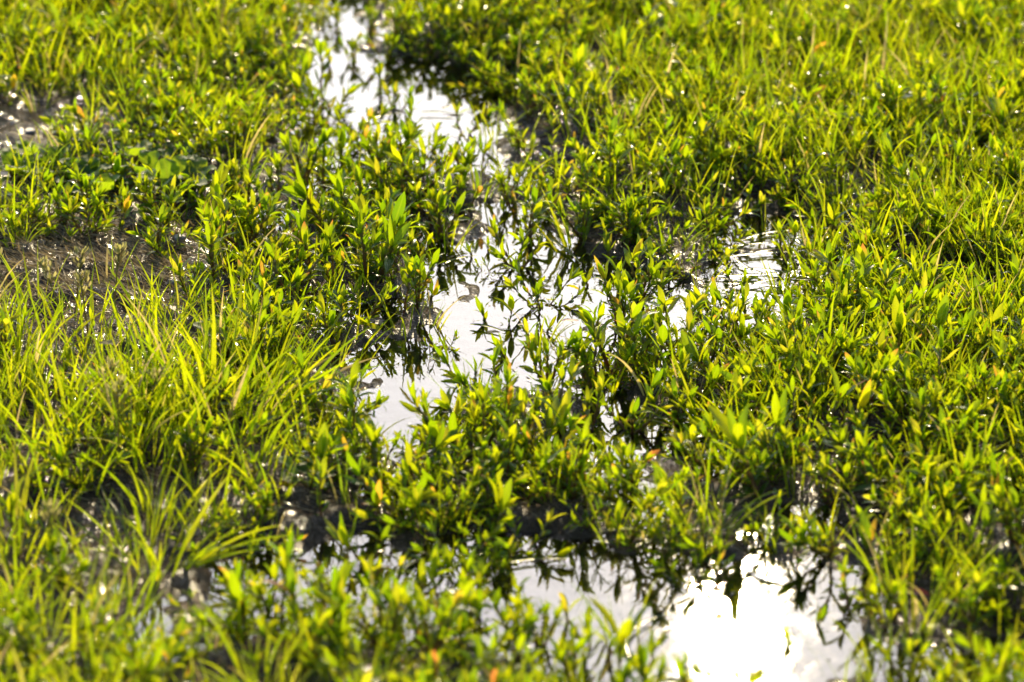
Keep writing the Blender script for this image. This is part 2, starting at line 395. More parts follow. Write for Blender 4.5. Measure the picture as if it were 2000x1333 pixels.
def design_tuft(seed, n, spread, lean=0.0, ldir=0.0, base=.006, lo=.6):
    r_ = random.Random(seed); out = []
    for k in range(n):
        a = r_.uniform(0, 6.28); rr = base * math.sqrt(r_.random())
        p = np.array([rr * math.cos(a), rr * math.sin(a), 0])
        tilt = spread * r_.random() ** .7
        M = euler_frame(p, a + r_.uniform(-.6, .6), r_.uniform(lo, 1.0), tilt, a)
        if lean:
            ax = Vector((-math.sin(ldir), math.cos(ldir), 0)); Rm = np.array(Matrix.Rotation(lean * r_.uniform(.5, 1.2), 3, ax)); M[:3, :3] = Rm @ M[:3, :3]
        out.append((r_.randrange(8), M))
    return out
TUFT = [design_tuft(100 + i, n, s, base=.22, lo=.5) for i, (n, s) in enumerate([(7, .3), (9, .35), (6, .45), (11, .4), (8, .22), (5, .35)])]
TUFT_BAKED = [cat([xf(BLADE_LO[b], M) for b, M in t]) for t in TUFT]

# ------------------------------------------------------------------ ground height field
POOLS = [  # outlines of the water in photo pixels
    [(540, -40), (720, -40), (745, 30), (735, 90), (800, 110), (900, 125), (975, 165), (1000, 230), (975, 275), (1010, 320), (1090, 335), (1080, 358), (1000, 372), (900, 335), (800, 320), (720, 300), (700, 350), (712, 410), (650, 425), (645, 350), (610, 290), (580, 210), (555, 120), (560, 50)],
    [(770, -30), (840, -30), (850, 20), (790, 40)],
    [(520, 395), (600, 380), (640, 400), (600, 440), (560, 470), (540, 520), (500, 500), (480, 450)],
    [(815, 470), (900, 455), (1000, 455), (1080, 475), (1180, 500), (1270, 500), (1320, 540), (1300, 610), (1210, 645), (1120, 660), (1125, 770), (1010, 785), (930, 775), (870, 830), (850, 890), (800, 990), (750, 980), (725, 900), (690, 860), (665, 790), (650, 720), (690, 690), (800, 655), (850, 610), (835, 550)],
    [(1320, 540), (1370, 495), (1480, 480), (1580, 510), (1610, 580), (1580, 640), (1470, 665), (1380, 650), (1320, 600)],
    [(1100, 490), (1340, 520), (1460, 630), (1440, 730), (1300, 740), (1180, 700), (1100, 690)],
    [(1080, 760), (1250, 770), (1400, 820), (1420, 900), (1220, 915), (1090, 860)],
    [(1140, 890), (1260, 900), (1270, 1000), (1180, 1000)],
    [(400, 1130), (480, 1085), (640, 1085), (800, 1055), (1000, 1035), (1200, 1055), (1330, 1085), (1420, 1085), (1500, 1080), (1700, 1105), (1765, 1170), (1690, 1210), (1660, 1290), (1650, 1390), (1500, 1400), (1100, 1390), (1060, 1310), (900, 1270), (700, 1250), (520, 1240), (430, 1190)],
    [(1720, 1270), (1850, 1255), (2000, 1270), (2000, 1360), (1740, 1360)],
    [(1460, 1000), (1560, 990), (1660, 1010), (1740, 960), (1760, 1000), (1680, 1050), (1560, 1060), (1460, 1040)],
    [(395, 165), (470, 160), (500, 210), (480, 265), (420, 240)],
    [(1400, 430), (1500, 420), (1610, 430), (1620, 470), (1520, 490), (1400, 470)],
    [(1750, 570), (1840, 560), (1930, 580), (1920, 615), (1800, 620)],
    [(60, 1090), (140, 1070), (160, 1110), (90, 1140)],
    [(270, 1200), (360, 1180), (400, 1230), (330, 1300), (270, 1270)],
    [(880, 430), (1000, 400), (1080, 420), (1040, 455), (900, 455)],
    [(600, 590), (700, 580), (800, 600), (790, 640), (690, 650), (610, 630)],
]

def value_noise(x, y, seed):
    xi = np.floor(x).astype(np.int64); yi = np.floor(y).astype(np.int64); fx = x - xi; fy = y - yi
    fx = fx * fx * (3 - 2 * fx); fy = fy * fy * (3 - 2 * fy)
    def h(a, b):
        n = (a * 374761393 + b * 668265263 + seed * 974711) & 0xffffffff
        n = ((n ^ (n >> 13)) * 1274126177) & 0xffffffff
        return ((n ^ (n >> 16)) & 0xffff) / 65535.0
    return (h(xi, yi) * (1 - fx) + h(xi + 1, yi) * fx) * (1 - fy) + (h(xi, yi + 1) * (1 - fx) + h(xi + 1, yi + 1) * fx) * fy

def pool_distance(X, Y):
    best = np.full(X.shape, 1.0)
    for poly in POOLS:
        W_ = at_many(poly); n = len(W_)
        lo = W_.min(0) - .12; hi = W_.max(0) + .12
        sel = (X > lo[0]) & (X < hi[0]) & (Y > lo[1]) & (Y < hi[1])
        x = X[sel]; y = Y[sel]; d2 = np.full(x.shape, 9.0); inside = np.zeros(x.shape, bool)
        for i in range(n):
            ax, ay = W_[i]; bx, by = W_[(i + 1) % n]; ex, ey = bx - ax, by - ay
            t = np.clip(((x - ax) * ex + (y - ay) * ey) / (ex * ex + ey * ey), 0, 1)
            d2 = np.minimum(d2, (x - ax - t * ex) ** 2 + (y - ay - t * ey) ** 2)
            c = (ay > y) != (by > y)
            xx = ax + (y - ay) / (by - ay if by != ay else 1e-9) * ex
            inside ^= c & (x < xx)
        s = np.sqrt(d2) * np.where(inside, -1, 1)
        best[sel] = np.minimum(best[sel], s)
    return best

def axis(lo, hi, st, far):
    a = list(np.arange(lo, hi + st / 2, st)); s = st
    l, r = [], []; p = hi
    while p < far: s *= 1.35; p += s; r.append(p)
    s = st; p = lo
    while p > -far: s *= 1.35; p -= s; l.append(p)
    return np.array(l[::-1] + a + r)
GX = axis(-.72, .72, .003, 90); GY = axis(1.55, 3.45, .003, 90)
XX, YY = np.meshgrid(GX, GY, indexing='ij')
SD = pool_distance(XX, YY)
def height(x, y, sd):
    wob = (value_noise(x * 38, y * 26, 5) - .5) * .034 + (value_noise(x * 95, y * 70, 6) - .5) * .016
    s = sd + wob
    h = np.where(s > 0, np.minimum(s * .17, .010), np.maximum(s * .30, -.014))
    n = (value_noise(x * 55, y * 55, 1) - .5) * .007 + (value_noise(x * 130, y * 130, 2) - .5) * .004 + (value_noise(x * 260, y * 260, 3) - .5) * .0022
    k = np.clip((s + .03) / .03, .25, 1)
    q = at(150, 560); bare = np.exp(-(((x - q[0]) / .085) ** 2 + ((y - q[1]) / .12) ** 2))      # trodden, cloddy mud
    n = n + bare * ((value_noise(x * 85, y * 85, 8) - .35) * .010 + (value_noise(x * 210, y * 210, 9) - .5) * .004)
    return h + n * k + .0005
GZ = height(XX, YY, SD)
GZ = np.where((np.abs(XX) > 1.2) | (YY > 4.5) | (YY < 1.2), np.maximum(GZ, .012), GZ)
g = obj('ground', make_mesh('ground', np.stack([XX, YY, GZ], -1).reshape(-1, 3), grid_faces(len(GX), len(GY))[:, ::-1], None, M_MUD), kind='structure')

def ground_z(x, y):
    i = np.clip(np.searchsorted(GX, x) - 1, 0, len(GX) - 2); j = np.clip(np.searchsorted(GY, y) - 1, 0, len(GY) - 2)
    fx = (x - GX[i]) / (GX[i + 1] - GX[i]); fy = (y - GY[j]) / (GY[j + 1] - GY[j])
    return (GZ[i, j] * (1 - fx) + GZ[i + 1, j] * fx) * (1 - fy) + (GZ[i, j + 1] * (1 - fx) + GZ[i + 1, j + 1] * fx) * fy

wx = np.linspace(-.85, .85, 40); wy = np.linspace(1.5, 3.7, 50)
WX, WY = np.meshgrid(wx, wy, indexing='ij')
obj('puddle_water', make_mesh('puddle_water', np.stack([WX, WY, WX * 0], -1).reshape(-1, 3), grid_faces(40, 50)[:, ::-1], None, M_WATER), kind='structure')

# ------------------------------------------------------------------ planting maps: one digit per 100 px cell of the photo (where stems stand)
KMAP = """
56655434455555443333
44556412346666443333
01566622112456544444
02235532323455655555
32213566434455423456
00003454112222136643
00003542121233457666
11113441224343567777
11123422454433655556
11111143444545543455
00101113455544332345
11001123442112001345
12002333332221001223
22212333332231001223
""".split()
GMAP = """
77765200111678999999
66665310012699999999
02444310011479999999
11111111111246999999
20011111111113456788
00011111111123335688
11132211111112345667
55567411111112333455
66666511111112333345
32322211111111222233
22211111112222222222
11110011111111002222
22221211111110001222
33422211111211002222
""".split()
def cell(mp, px, py):
    u = np.clip((px - 50) / 100, 0, 19); v = np.clip((py - 50) / 100, 0, 13)
    i0 = np.floor(u).astype(int); j0 = np.floor(v).astype(int); i1 = np.minimum(i0 + 1, 19); j1 = np.minimum(j0 + 1, 13)
    A = np.array([[int(c) for c in r_] for r_ in mp], float); fu = u - i0; fv = v - j0
    return (A[j0, i0] * (1 - fu) + A[j0, i1] * fu) * (1 - fv) + (A[j1, i0] * (1 - fu) + A[j1, i1] * fu) * fv

# single plants seen clearly: (px, py of the foot, height in px, kind, turn, tilt, tilt direction (0 = towards the right), special)
HERO = [
    (990, 632, 72, 'bigleaf', .3, .05, 0, None), (948, 628, 62, 'sprout', 1.2, .15, 3.1, None), (1032, 664, 58, 'sprout', 2.2, .1, 0, None), (1072, 650, 52, 'sprout', 4.0, .1, 0, None),
    (905, 752, 105, 'bigleaf', .9, .5, 3.0, None), (1010, 522, 92, 'bushy', .4, 0, 0, None), (918, 502, 50, 'sprout', .2, 0, 0, None), (950, 490, 40, 'sprout', 3.2, 0, 0, None),
    (787, 618, 125, 'single', .8, .1, 0, None), (838, 600, 60, 'sprout', 2.8, .25, 0, None), (715, 565, 150, 'tall', .1, .03, 0, None), (652, 590, 160, 'tall', 1.9, .05, 3.14, 'orange'), (605, 560, 120, 'pair', 2.2, 0, 0, 'orange'), (560, 600, 120, 'pair', .7, 0, 0, None),
    (745, 560, 140, 'pair', 3.3, .05, 0, None), (775, 540, 120, 'single', 4.1, .1, 0, None),
    (1198, 730, 158, 'bushy', .5, .08, 0, None), (1243, 745, 132, 'bushy', 2.5, .05, 3.14, None), (1158, 760, 123, 'bushy', 1.5, .1, 3.14, None), (1255, 720, 132, 'pair', 1.1, .1, 0, None), (1213, 640, 132, 'bushy', 2.8, .05, 0, None), (1245, 590, 132, 'bushy', 4.8, .02, 0, None), (1208, 570, 79, 'bigleaf', .5, .05, 3.14, None), (1315, 680, 123, 'bushy', 3.5, 0, 0, None), (1385, 720, 105, 'bushy', 5.5, 0, 0, None), (1143, 560, 52, 'sprout', 1.0, 0, 0, None), (1295, 600, 96, 'pair', 5.0, .12, 3.14, None), (1390, 640, 88, 'bushy', 2.0, .1, 0, None), (1425, 690, 96, 'pair', 1.0, .1, 0, None), (1475, 640, 70, 'sprout', 2.0, 0, 0, None), (1565, 640, 79, 'single', 3.0, 0, 0, None),
    (935, 917, 170, 'tall', 2.0, .05, 0, None), (900, 892, 127, 'bushy', .9, .1, 3.14, None), (985, 892, 153, 'tall', 3.9, .05, 0, None), (1030, 872, 110, 'bushy', 1.4, 0, 0, 'red'), (870, 872, 93, 'pair', 2.6, .12, 3.14, None), (830, 842, 93, 'single', .2, .05, 3.14, None), (1060, 912, 110, 'bushy', .3, .05, 0, None), (960, 972, 102, 'bushy', 4.4, 0, 0, None), (1110, 912, 135, 'bigleaf', 1.3, 0, 0, None), (1150, 842, 117, 'pair', 2.2, .1, 0, None), (1230, 842, 108, 'bushy', 5.2, 0, 0, None), (1320, 832, 99, 'bushy', .2, 0, 0, None),
    (750, 960, 150, 'pair', .6, .1, 0, None), (690, 900, 140, 'single', 2.4, .1, 3.14, None), (780, 1010, 130, 'bushy', 1.6, 0, 0, None), (670, 880, 150, 'pair', 1.4, .15, 0, None), (640, 980, 130, 'bigleaf', 3.4, 0, 0, None),
    (1525, 940, 150, 'bigleaf', 1.2, .05, 3.14, None), (1480, 990, 190, 'bigleaf', 2.6, .1, 3.14, None), (1610, 880, 120, 'bigleaf', .2, .25, 0, None), (1650, 900, 130, 'bigleaf', 5.0, .3, 0, None), (1560, 1110, 110, 'bigleaf', .6, 0, 0, None), (1690, 1115, 110, 'sprout', 2.2, 0, 0, 'orange'), (1450, 850, 100, 'bigleaf', 2.0, .1, 0, None), (1700, 960, 120, 'bigleaf', .9, .2, 3.1, None),
    (1750, 1000, 120, 'pair', 1.9, 0, 0, None), (1850, 1000, 130, 'bushy', 3.0, 0, 0, None), (1930, 1050, 130, 'bigleaf', 1.4, 0, 0, None), (1800, 900, 130, 'bushy', 2.1, 0, 0, None),
    (632, 380, 130, 'tall', 1.1, .05, 0, None), (670, 360, 120, 'pair', 2.5, 0, 0, None), (590, 385, 120, 'bushy', .4, 0, 0, None), (735, 360, 110, 'bushy', 5.3, 0, 0, None), (775, 350, 110, 'pair', .5, .05, 0, None), (862, 340, 80, 'bigleaf', .8, .05, 0, None), (940, 340, 80, 'bigleaf', 2.9, .1, 0, None), (905, 370, 80, 'bushy', 4.0, 0, 0, None), (1000, 400, 90, 'bushy', 1.0, 0, 0, None), (830, 400, 100, 'bushy', 2.0, 0, 0, None), (700, 460, 120, 'bushy', 3.1, 0, 0, None), (760, 470, 110, 'pair', 4.6, 0, 0, None), (640, 470, 130, 'pair', 5.6, 0, 0, None), (860, 470, 110, 'bushy', .2, 0, 0, None), (1060, 430, 80, 'pair', 1.1, 0, 0, 'orange'), (1140, 470, 90, 'bushy', 2.5, 0, 0, None),
    (470, 510, 120, 'bushy', .3, .05, 0, None), (440, 540, 130, 'bushy', 1.7, .1, 3.14, None), (510, 440, 80, 'bigleaf', .4, .2, 0, None), (420, 590, 120, 'pair', 3.0, 0, 0, None), (235, 490, 80, 'bigleaf', 1.0, .1, 0, 'orange'), (130, 470, 80, 'bushy', 5.1, .05, 0, 'orange'), (180, 480, 70, 'pair', .8, 0, 0, None),
    (585, 175, 80, 'pair', .2, .1, 0, None), (690, 120, 60, 'bushy', 1.2, 0, 0, None), (655, 215, 70, 'pair', 1.9, 0, 0, None), (690, 300, 70, 'bushy', 4.3, 0, 0, None), (560, 90, 70, 'bushy', 1.3, 0, 0, None), (720, 60, 60, 'pair', .5, 0, 0, None),
    (610, 250, 120, 'tall', .9, .05, 3.14, None), (720, 250, 60, 'sprout', .3, .1, 0, 'orange'), (800, 265, 90, 'single', 1.2, 0, 0, None), (760, 120, 70, 'bushy', 2.0, 0, 0, 'red'), (660, 60, 60, 'pair', 3.0, 0, 0, None), (630, 180, 110, 'single', 4.0, .05, 3.14, None), (740, 180, 70, 'pair', 1.0, 0, 0, None),
    (480, 1230, 140, 'pair', .3, .05, 0, 'orange'), (540, 1240, 150, 'bushy', 1.2, 0, 0, None), (590, 1270, 160, 'pair', 2.2, .05, 3.14, 'red'), (480, 1120, 80, 'single', 1.8, .1, 0, None), (660, 1260, 150, 'bigleaf', 2.5, 0, 0, None), (720, 1100, 100, 'pair', 4.0, .1, 0, None), (690, 1130, 150, 'bigleaf', .5, .1, 3.14, None), (860, 1180, 120, 'bigleaf', 1.5, 0, 0, None), (1210, 1370, 180, 'bigleaf', .5, 0, 0, None), (1130, 1290, 110, 'pair', 2.0, 0, 0, None), (1260, 1390, 150, 'pair', 1.0, .1, 3.14, None), (990, 1250, 90, 'bigleaf', 3.0, .1, 0, None), (930, 1260, 130, 'bushy', 2.0, 0, 0, None), (760, 1290, 160, 'bushy', 2.4, 0, 0, None), (840, 1330, 170, 'bushy', .4, 0, 0, None),
    (1730, 1230, 110, 'pair', .9, .1, 3.14, None), (1700, 1210, 80, 'sprout', .9, .3, 3.14, 'orange'), (1840, 1390, 90, 'bigleaf', 1.9, .1, 0, 'orange'), (1780, 1330, 110, 'bushy', 1.9, 0, 0, None), (1900, 1250, 120, 'bushy', 4.4, 0, 0, None),
    (560, 1205, 110, 'pair', 1, .1, 0, None), (625, 1185, 100, 'bushy', 2, 0, 0, None), (700, 1195, 120, 'single', 3, .1, 2, None), (765, 1165, 100, 'bushy', .5, 0, 0, None), (825, 1210, 120, 'pair', 1.5, 0, 0, None), (885, 1145, 95, 'bigleaf', 4, 0, 0, None), (935, 1190, 110, 'bushy', 5, 0, 0, None), (1005, 1210, 100, 'pair', 2.7, .1, 0, None), (1055, 1260, 120, 'bushy', 3.6, 0, 0, None), (1185, 1290, 100, 'sprout', .6, 0, 0, None), (1110, 1215, 75, 'sprout', 1.9, 0, 0, None), (470, 1175, 90, 'bushy', 2.9, 0, 0, None), (960, 1115, 70, 'creeper', 0, 0, 0, None), (1255, 1320, 120, 'single', 2.1, 0, 0, None), (1345, 1350, 90, 'pair', .1, 0, 0, None), (1410, 1400, 110, 'bushy', 3, 0, 0, None), (1010, 1290, 120, 'bushy', 1, 0, 0, None), (1120, 1340, 120, 'bushy', 4, 0, 0, None),
    (1440, 565, 60, 'pair', 1, .1, 0, None), (1400, 612, 75, 'bushy', 2, 0, 0, None), (1500, 628, 75, 'pair', 3, 0, 0, None), (1548, 602, 65, 'bushy', 1, 0, 0, None), (1425, 522, 60, 'sprout', 0, 0, 0, None), (1480, 655, 80, 'bushy', 5, 0, 0, None), (1585, 540, 60, 'pair', 4, 0, 0, None), (770, 215, 65, 'bushy', 2.9, 0, 0, None), (905, 262, 75, 'pair', .3, 0, 0, None), (850, 292, 65, 'pair', 5.3, 0, 0, None), (640, 130, 60, 'sprout', 1, 0, 0, None), (1535, 1262, 55, 'sprout', 1, .1, 0, None), (1600, 1215, 60, 'sprout', 4, .1, 0, None), (1660, 1190, 90, 'pair', 2, .1, 3, None),
    (326, 130, 50, 'sprout', 1.0, 0, 0, 'red'), (1255, 195, 50, 'bigleaf', .7, 0, 0, 'red'), (1950, 830, 70, 'pair', 1.0, 0, 0, 'red'), (1580, 850, 50, 'sprout', 1.0, 0, 0, 'orange'), (15, 230, 60, 'bigleaf', .4, .2, 0, 'orange'), (465, 230, 60, 'pair', 2.0, 0, 0, 'red'), (1730, 770, 60, 'sprout', 3.0, 0, 0, 'orange'), (1235, 940, 70, 'pair', 2.0, 0, 0, 'red'), (1145, 1010, 70, 'pair', 4.0, 0, 0, 'red'), (1795, 500, 60, 'pair', 5.0, .2, 0, 'orange'),
]
SCALE_F = FPX
places = []      # dicts of every knotgrass plant
def px_scale(x, y): return FPX / (y * cp + CAM_H * sp)
for (px, py, hp, kind, rz, tilt, td, spc) in HERO:
    p = at(px, py); v = random.randrange(len(DESIGN[kind])); s = hp / px_scale(p[0], p[1]) / math.cos(PITCH) / HGT[kind][v]
    places.append(dict(x=p[0], y=p[1], s=float(np.clip(s, .5, 2.0)), kind=kind, v=v, rz=rz, tilt=tilt, td=td, spc=spc, hero=True))
tufts = []

def scatter(mp, dens, x0, x1, y0, y1):
    n = int((x1 - x0) * (y1 - y0) * dens * 9)
    x = rng.uniform(x0, x1, n); y = rng.uniform(y0, y1, n)
    px, py, _ = project(x, y)
    k = cell(mp, px, py)
    clump = .35 + 1.3 * value_noise(x * 34, y * 34, 17)
    gi = np.clip(np.searchsorted(GX, x), 0, len(GX) - 1); gj = np.clip(np.searchsorted(GY, y), 0, len(GY) - 1)
    wet = np.clip((SD[gi, gj] + .016) / .018, .11, 1)      # few plants stand in open water
    keep = rng.uniform(0, 9, n) < k * clump * wet
    return x[keep], y[keep]
hx = np.array([p['x'] for p in places]); hy = np.array([p['y'] for p in places])
xs, ys = scatter(KMAP, 860, -.95, .95, 1.58, 3.75)
for x, y in zip(xs, ys):
    if ((hx - x) ** 2 + (hy - y) ** 2 < .008 ** 2).any(): continue
    kind = random.choices(['single', 'pair', 'bushy', 'sprout', 'tall', 'bigleaf', 'creeper'], [22, 20, 20, 16, 1, 7, 52])[0]
    places.append(dict(x=x, y=y, s=random.uniform(.45, .95), kind=kind, v=random.randrange(len(DESIGN[kind])), rz=random.uniform(0, 6.28), tilt=abs(random.gauss(0, .26)) + (random.uniform(.2, .7) if random.random() < .15 else 0), td=random.uniform(0, 6.28),
                       spc=random.choices([None, 'orange', 'red'], [98.2, 1.2, .6])[0], hero=False))
gx_, gy_ = scatter(GMAP, 760, -1.0, 1.0, 1.55, 3.9)
for x, y in zip(gx_, gy_):
    tufts.append(dict(x=x, y=y, s=random.uniform(.028, .052), t=random.randrange(len(TUFT)), rz=random.uniform(0, 6.28), tilt=abs(random.gauss(0, .15)), td=random.uniform(0, 6.28)))

def finish(p):
    p['z'] = max(float(ground_z(p['x'], p['y'])), -.004) - .001
    p['px'], p['py'], dep = [float(v) for v in project(p['x'], p['y'], p['z'])]
    p['pxs'] = FPX / dep
    p['M'] = euler_frame(np.array([p['x'], p['y'], p['z']]), p['rz'], p['s'], p['tilt'], p['td'])
for p in places + tufts: finish(p)

# ------------------------------------------------------------------ words for the labels
ROWS = [200, 380, 540, 680, 820, 960, 1110, 1240, 9999]
COLS = [400, 700, 1100, 1450, 9999]
ZONE = [
    ["in blurred turf behind the broad-leaved weeds", "on the left bank of the far channel", "among the far channel's white water", "right of the far channel's end", "in the soft-focus turf of the far right corner"],
    ["beside the low broad-leaved weeds", "between weeds and the channel bend", "on the wet spit below the far channel", "in thick growth right of the spit", "in tall turf behind the glittering pool"],
    ["at the bare mud's back edge", "on the dark bank above the central pool", "along the central pool's back shore", "behind the clump right of the central pool", "behind the glittering right pool"],
    ["on the bare mud with straw", "on the muddy point left of the pool", "standing in the white central pool", "in the clump right of the central pool", "beside the glittering right pool"],
    ["in the long yellow-green grass", "where long grass meets the pool", "at the central pool's front shore", "in shallow water under the clump", "in the dense patch below the right pool"],
    ["in front of the long grass", "by the pool's narrow tail", "in the bushy group before the pool", "around the small dark water hole", "near the two large lance leaves"],
    ["around the splayed grass tuft", "on the black glistening mud", "on the ridge behind the lower pool", "along the lower pool's back rim", "by the sparkling rivulet"],
    ["near the wet glinting mud", "at the lower pool's bluish end", "in the lower pool's shallows", "beside the sun-glare water", "right of the sun-glare water"],
    ["in the blurred front corner grass", "in the blurred front row of shoots", "in the thick blurred front growth", "before the sun-glare water", "by the last pool in the corner"],
]
ORD = "first second third fourth fifth sixth seventh eighth ninth tenth eleventh twelfth thirteenth fourteenth fifteenth sixteenth seventeenth eighteenth nineteenth twentieth".split()
def ordinal(i):
    return ORD[i] if i < 20 else f"{('twenty', 'thirty', 'forty', 'fifty')[i // 10 - 2 if (i + 1) % 10 else (i + 1) // 10 - 2]}-{ORD[i % 10]}" if (i + 1) % 10 else ('thirtieth', 'fortieth', 'fiftieth')[(i + 1) // 10 - 3]
def zone(p):
    r_ = next(i for i, v in enumerate(ROWS) if p['py'] < v); c = next(i for i, v in enumerate(COLS) if p['px'] < v)
    return r_, c
def label_all(items, look, fixed=None):
    by = {}
    for p in items: by.setdefault((zone(p), look(p)), []).append(p)
    for (z, lk), L in by.items():
        L.sort(key=lambda p: p['px'])
        ph = ZONE[z[0]][z[1]]
        for i, p in enumerate(L):
            p['label'] = f"{lk}, {ordinal(i)} from left {ph}" if len(L) > 1 else f"{lk}, only one {ph}"

# ------------------------------------------------------------------ individuals: the 300 knotgrass plants that show largest, the rest one ground cover
def in_frame(p, m=0):
    return -30 < p['px'] < 2030 and 5 < p['py'] - .5 * p['h'] and p['py'] - p['h'] * .9 < 1325
for p in places: p['h'] = HGT[p['kind']][p['v']] * p['s'] * p['pxs'] * .93
for p in tufts: p['h'] = p['s'] * p['pxs'] * .8
seen = [p for p in places if in_frame(p)]
seen.sort(key=lambda p: (-p['hero'], -p['h']))
IND = seen[:300]; ids = set(map(id, IND)); REST = [p for p in places if id(p) not in ids]

SIZE = {'single': 'slender single-stemmed knotgrass', 'pair': 'two-stemmed knotgrass', 'bushy': 'bushy many-stemmed knotgrass', 'sprout': 'tiny knotgrass sprout', 'tall': 'tall reddish-stemmed knotgrass', 'bigleaf': 'knotgrass with large leaves', 'creeper': 'low creeping knotgrass'}
def look_k(p):
    s = SIZE[p['kind']]
    if p['spc']: s = f"{p['spc']}-tipped " + s
    return s
label_all(IND, look_k)
OVR = {'orange': M_ORANGE, 'red': M_RED, 'wine': M_WINE}

def spawn_plant(p):
    root = obj('knotgrass_plant', None, label=p['label'], category='knotgrass', group='knotgrass plants growing in and around the puddle')
    root.empty_display_size = .01
    root.matrix_world = Matrix(p['M'].tolist())
    k, v = p['kind'], p['v']
    for me in STEM_ME[k][v]: obj('stem', me, root)
    lv = DESIGN[k][v][1]
    hot = len(lv) - 1 if p['spc'] else -1
    for i, (li, M) in enumerate(lv):
        o = obj('leaf', LEAF_ME[li], root); o.matrix_basis = Matrix(M.tolist())
        if i == hot:
            o.material_slots[0].link = 'OBJECT'; o.material_slots[0].material = OVR[p['spc']]; o['label'] = f"{p['spc']} leaf at the stem's tip"
for p in IND: spawn_plant(p)

LV, ST, LVO = [], [], []
for p in REST:
    a, b = BAKED[p['kind']][p['v']]
    (LVO if p['spc'] and random.random() < .0 else LV).append(xf(a, p['M'])); ST.append(xf(b, p['M']))
cover = obj('knotgrass_cover', None, kind='stuff', label='dense knotgrass ground cover filling the turf between single plants')
me_cov = make_mesh('knotgrass_cover', *cat(LV), M_LEAF)
bpy.data.objects.remove(cover)
cover = obj('knotgrass_cover', me_cov, kind='stuff', label='dense knotgrass ground cover filling the turf around the puddle')
obj('stems', make_mesh('cover_stems', *cat(ST), M_STEM), cover)

# ------------------------------------------------------------------ grass
def local_tuft(px, py, hp, n, spread, lean=0.0, ldir=0.0, base=.012, seed=0, word=''):
    p = at(px, py); s = hp / px_scale(p[0], p[1]) / .88
    return dict(x=p[0], y=p[1], s=s, design=design_tuft(500 + seed, n, spread, lean, ldir, base=base / s), rz=0.0, tilt=0, td=0, word=word)
BIG = [
    local_tuft(345, 850, 195, 42, .55, .12, .1, .03, 1), local_tuft(440, 830, 235, 40, .5, .25, .1, .03, 2), local_tuft(250, 840, 175, 34, .6, .1, 3.0, .03, 3), local_tuft(130, 820, 160, 34, .6, .1, 0, .03, 4),
    local_tuft(40, 740, 135, 26, .55, .1, .4, .025, 5), local_tuft(520, 830, 190, 26, .45, .45, .05, .025, 6), local_tuft(60, 900, 180, 30, .6, 0, 0, .03, 7), local_tuft(170, 920, 190, 28, .6, 0, 0, .03, 8), local_tuft(300, 930, 180, 26, .6, .1, 0, .03, 9), local_tuft(395, 690, 110, 10, .5, .1, .3, .02, 10), local_tuft(450, 920, 170, 22, .6, .2, .1, .025, 11), local_tuft(185, 720, 90, 10, .6, 0, 0, .02, 12),
    local_tuft(320, 1120, 200, 26, .75, .3, .15, .016, 13), local_tuft(270, 1110, 170, 16, .7, .2, 2.9, .015, 14), local_tuft(120, 1330, 230, 22, .6, .1, 2.9, .02, 15), local_tuft(210, 1310, 170, 14, .7, .4, .2, .015, 16), local_tuft(30, 1080, 200, 16, .5, .1, 0, .02, 17), local_tuft(60, 1280, 180, 14, .5, 0, 0, .02, 18),
    local_tuft(1370, 1070, 190, 14, .8, .25, 2.9, .012, 19), local_tuft(1368, 575, 150, 4, .25, .06, 0, .004, 20), local_tuft(1522, 567, 95, 5, .5, .1, 3.0, .004, 21), local_tuft(12, 490, 180, 7, .4, .15, 3.0, .012, 22), local_tuft(295, 640, 100, 8, .6, .1, .4, .01, 23),
    local_tuft(1960, 640, 160, 16, .5, 0, 0, .02, 24), local_tuft(1890, 510, 150, 14, .5, .1, 3.0, .02, 25), local_tuft(1790, 1190, 170, 20, .5, .1, 0, .02, 26), local_tuft(1870, 1160, 150, 16, .5, .1, 0, .02, 27), local_tuft(850, 1030, 120, 8, .6, .1, 0, .012, 28), local_tuft(1760, 730, 120, 10, .5, 0, 0, .015, 29), local_tuft(1600, 760, 110, 9, .5, 0, 0, .015, 30), local_tuft(20, 380, 100, 8, .5, .1, 0, .012, 31), local_tuft(410, 500, 110, 8, .6, .1, 0, .012, 32), local_tuft(1530, 240, 130, 12, .5, .1, 3.0, .02, 33), local_tuft(1650, 330, 120, 12, .5, 0, 0, .02, 34), local_tuft(1960, 1230, 170, 14, .5, 0, 0, .02, 35), local_tuft(1760, 1140, 130, 12, .4, 0, 0, .015, 36), local_tuft(870, 640, 1, 1, .1, 0, 0, .01, 37),
][:-1]
for p in BIG: finish(p); p['h'] = p['s'] * p['pxs'] * .85; p['big'] = True
vis_t = sorted([p for p in tufts if in_frame(p)], key=lambda p: -p['h'])
TIND = BIG + vis_t[:210]; tid = set(map(id, TIND)); TREST = [p for p in tufts if id(p) not in tid]
def look_g(p):
    n = len(p.get('design') or TUFT[p['t']])
    return 'large thick grass tuft' if n > 20 else 'spreading grass tuft' if n > 9 else 'small thin grass tuft' if n < 7 else 'loose grass tuft'
label_all(TIND, look_g)
for p in TIND:
    root = obj('grass_tuft', None, label=p['label'], category='grass tuft', group='grass tufts standing around the puddle'); root.empty_display_size = .01
    root.matrix_world = Matrix(p['M'].tolist())
    for b, M in (p.get('design') or TUFT[p['t']]):
        o = obj('blade', BLADE_ME[b], root); o.matrix_basis = Matrix(M.tolist())
obj('grass', make_mesh('grass', *cat([xf(TUFT_BAKED[p['t']], p['M']) for p in TREST]), M_GRASS), kind='stuff', label='short grass growing through the turf around the puddle')

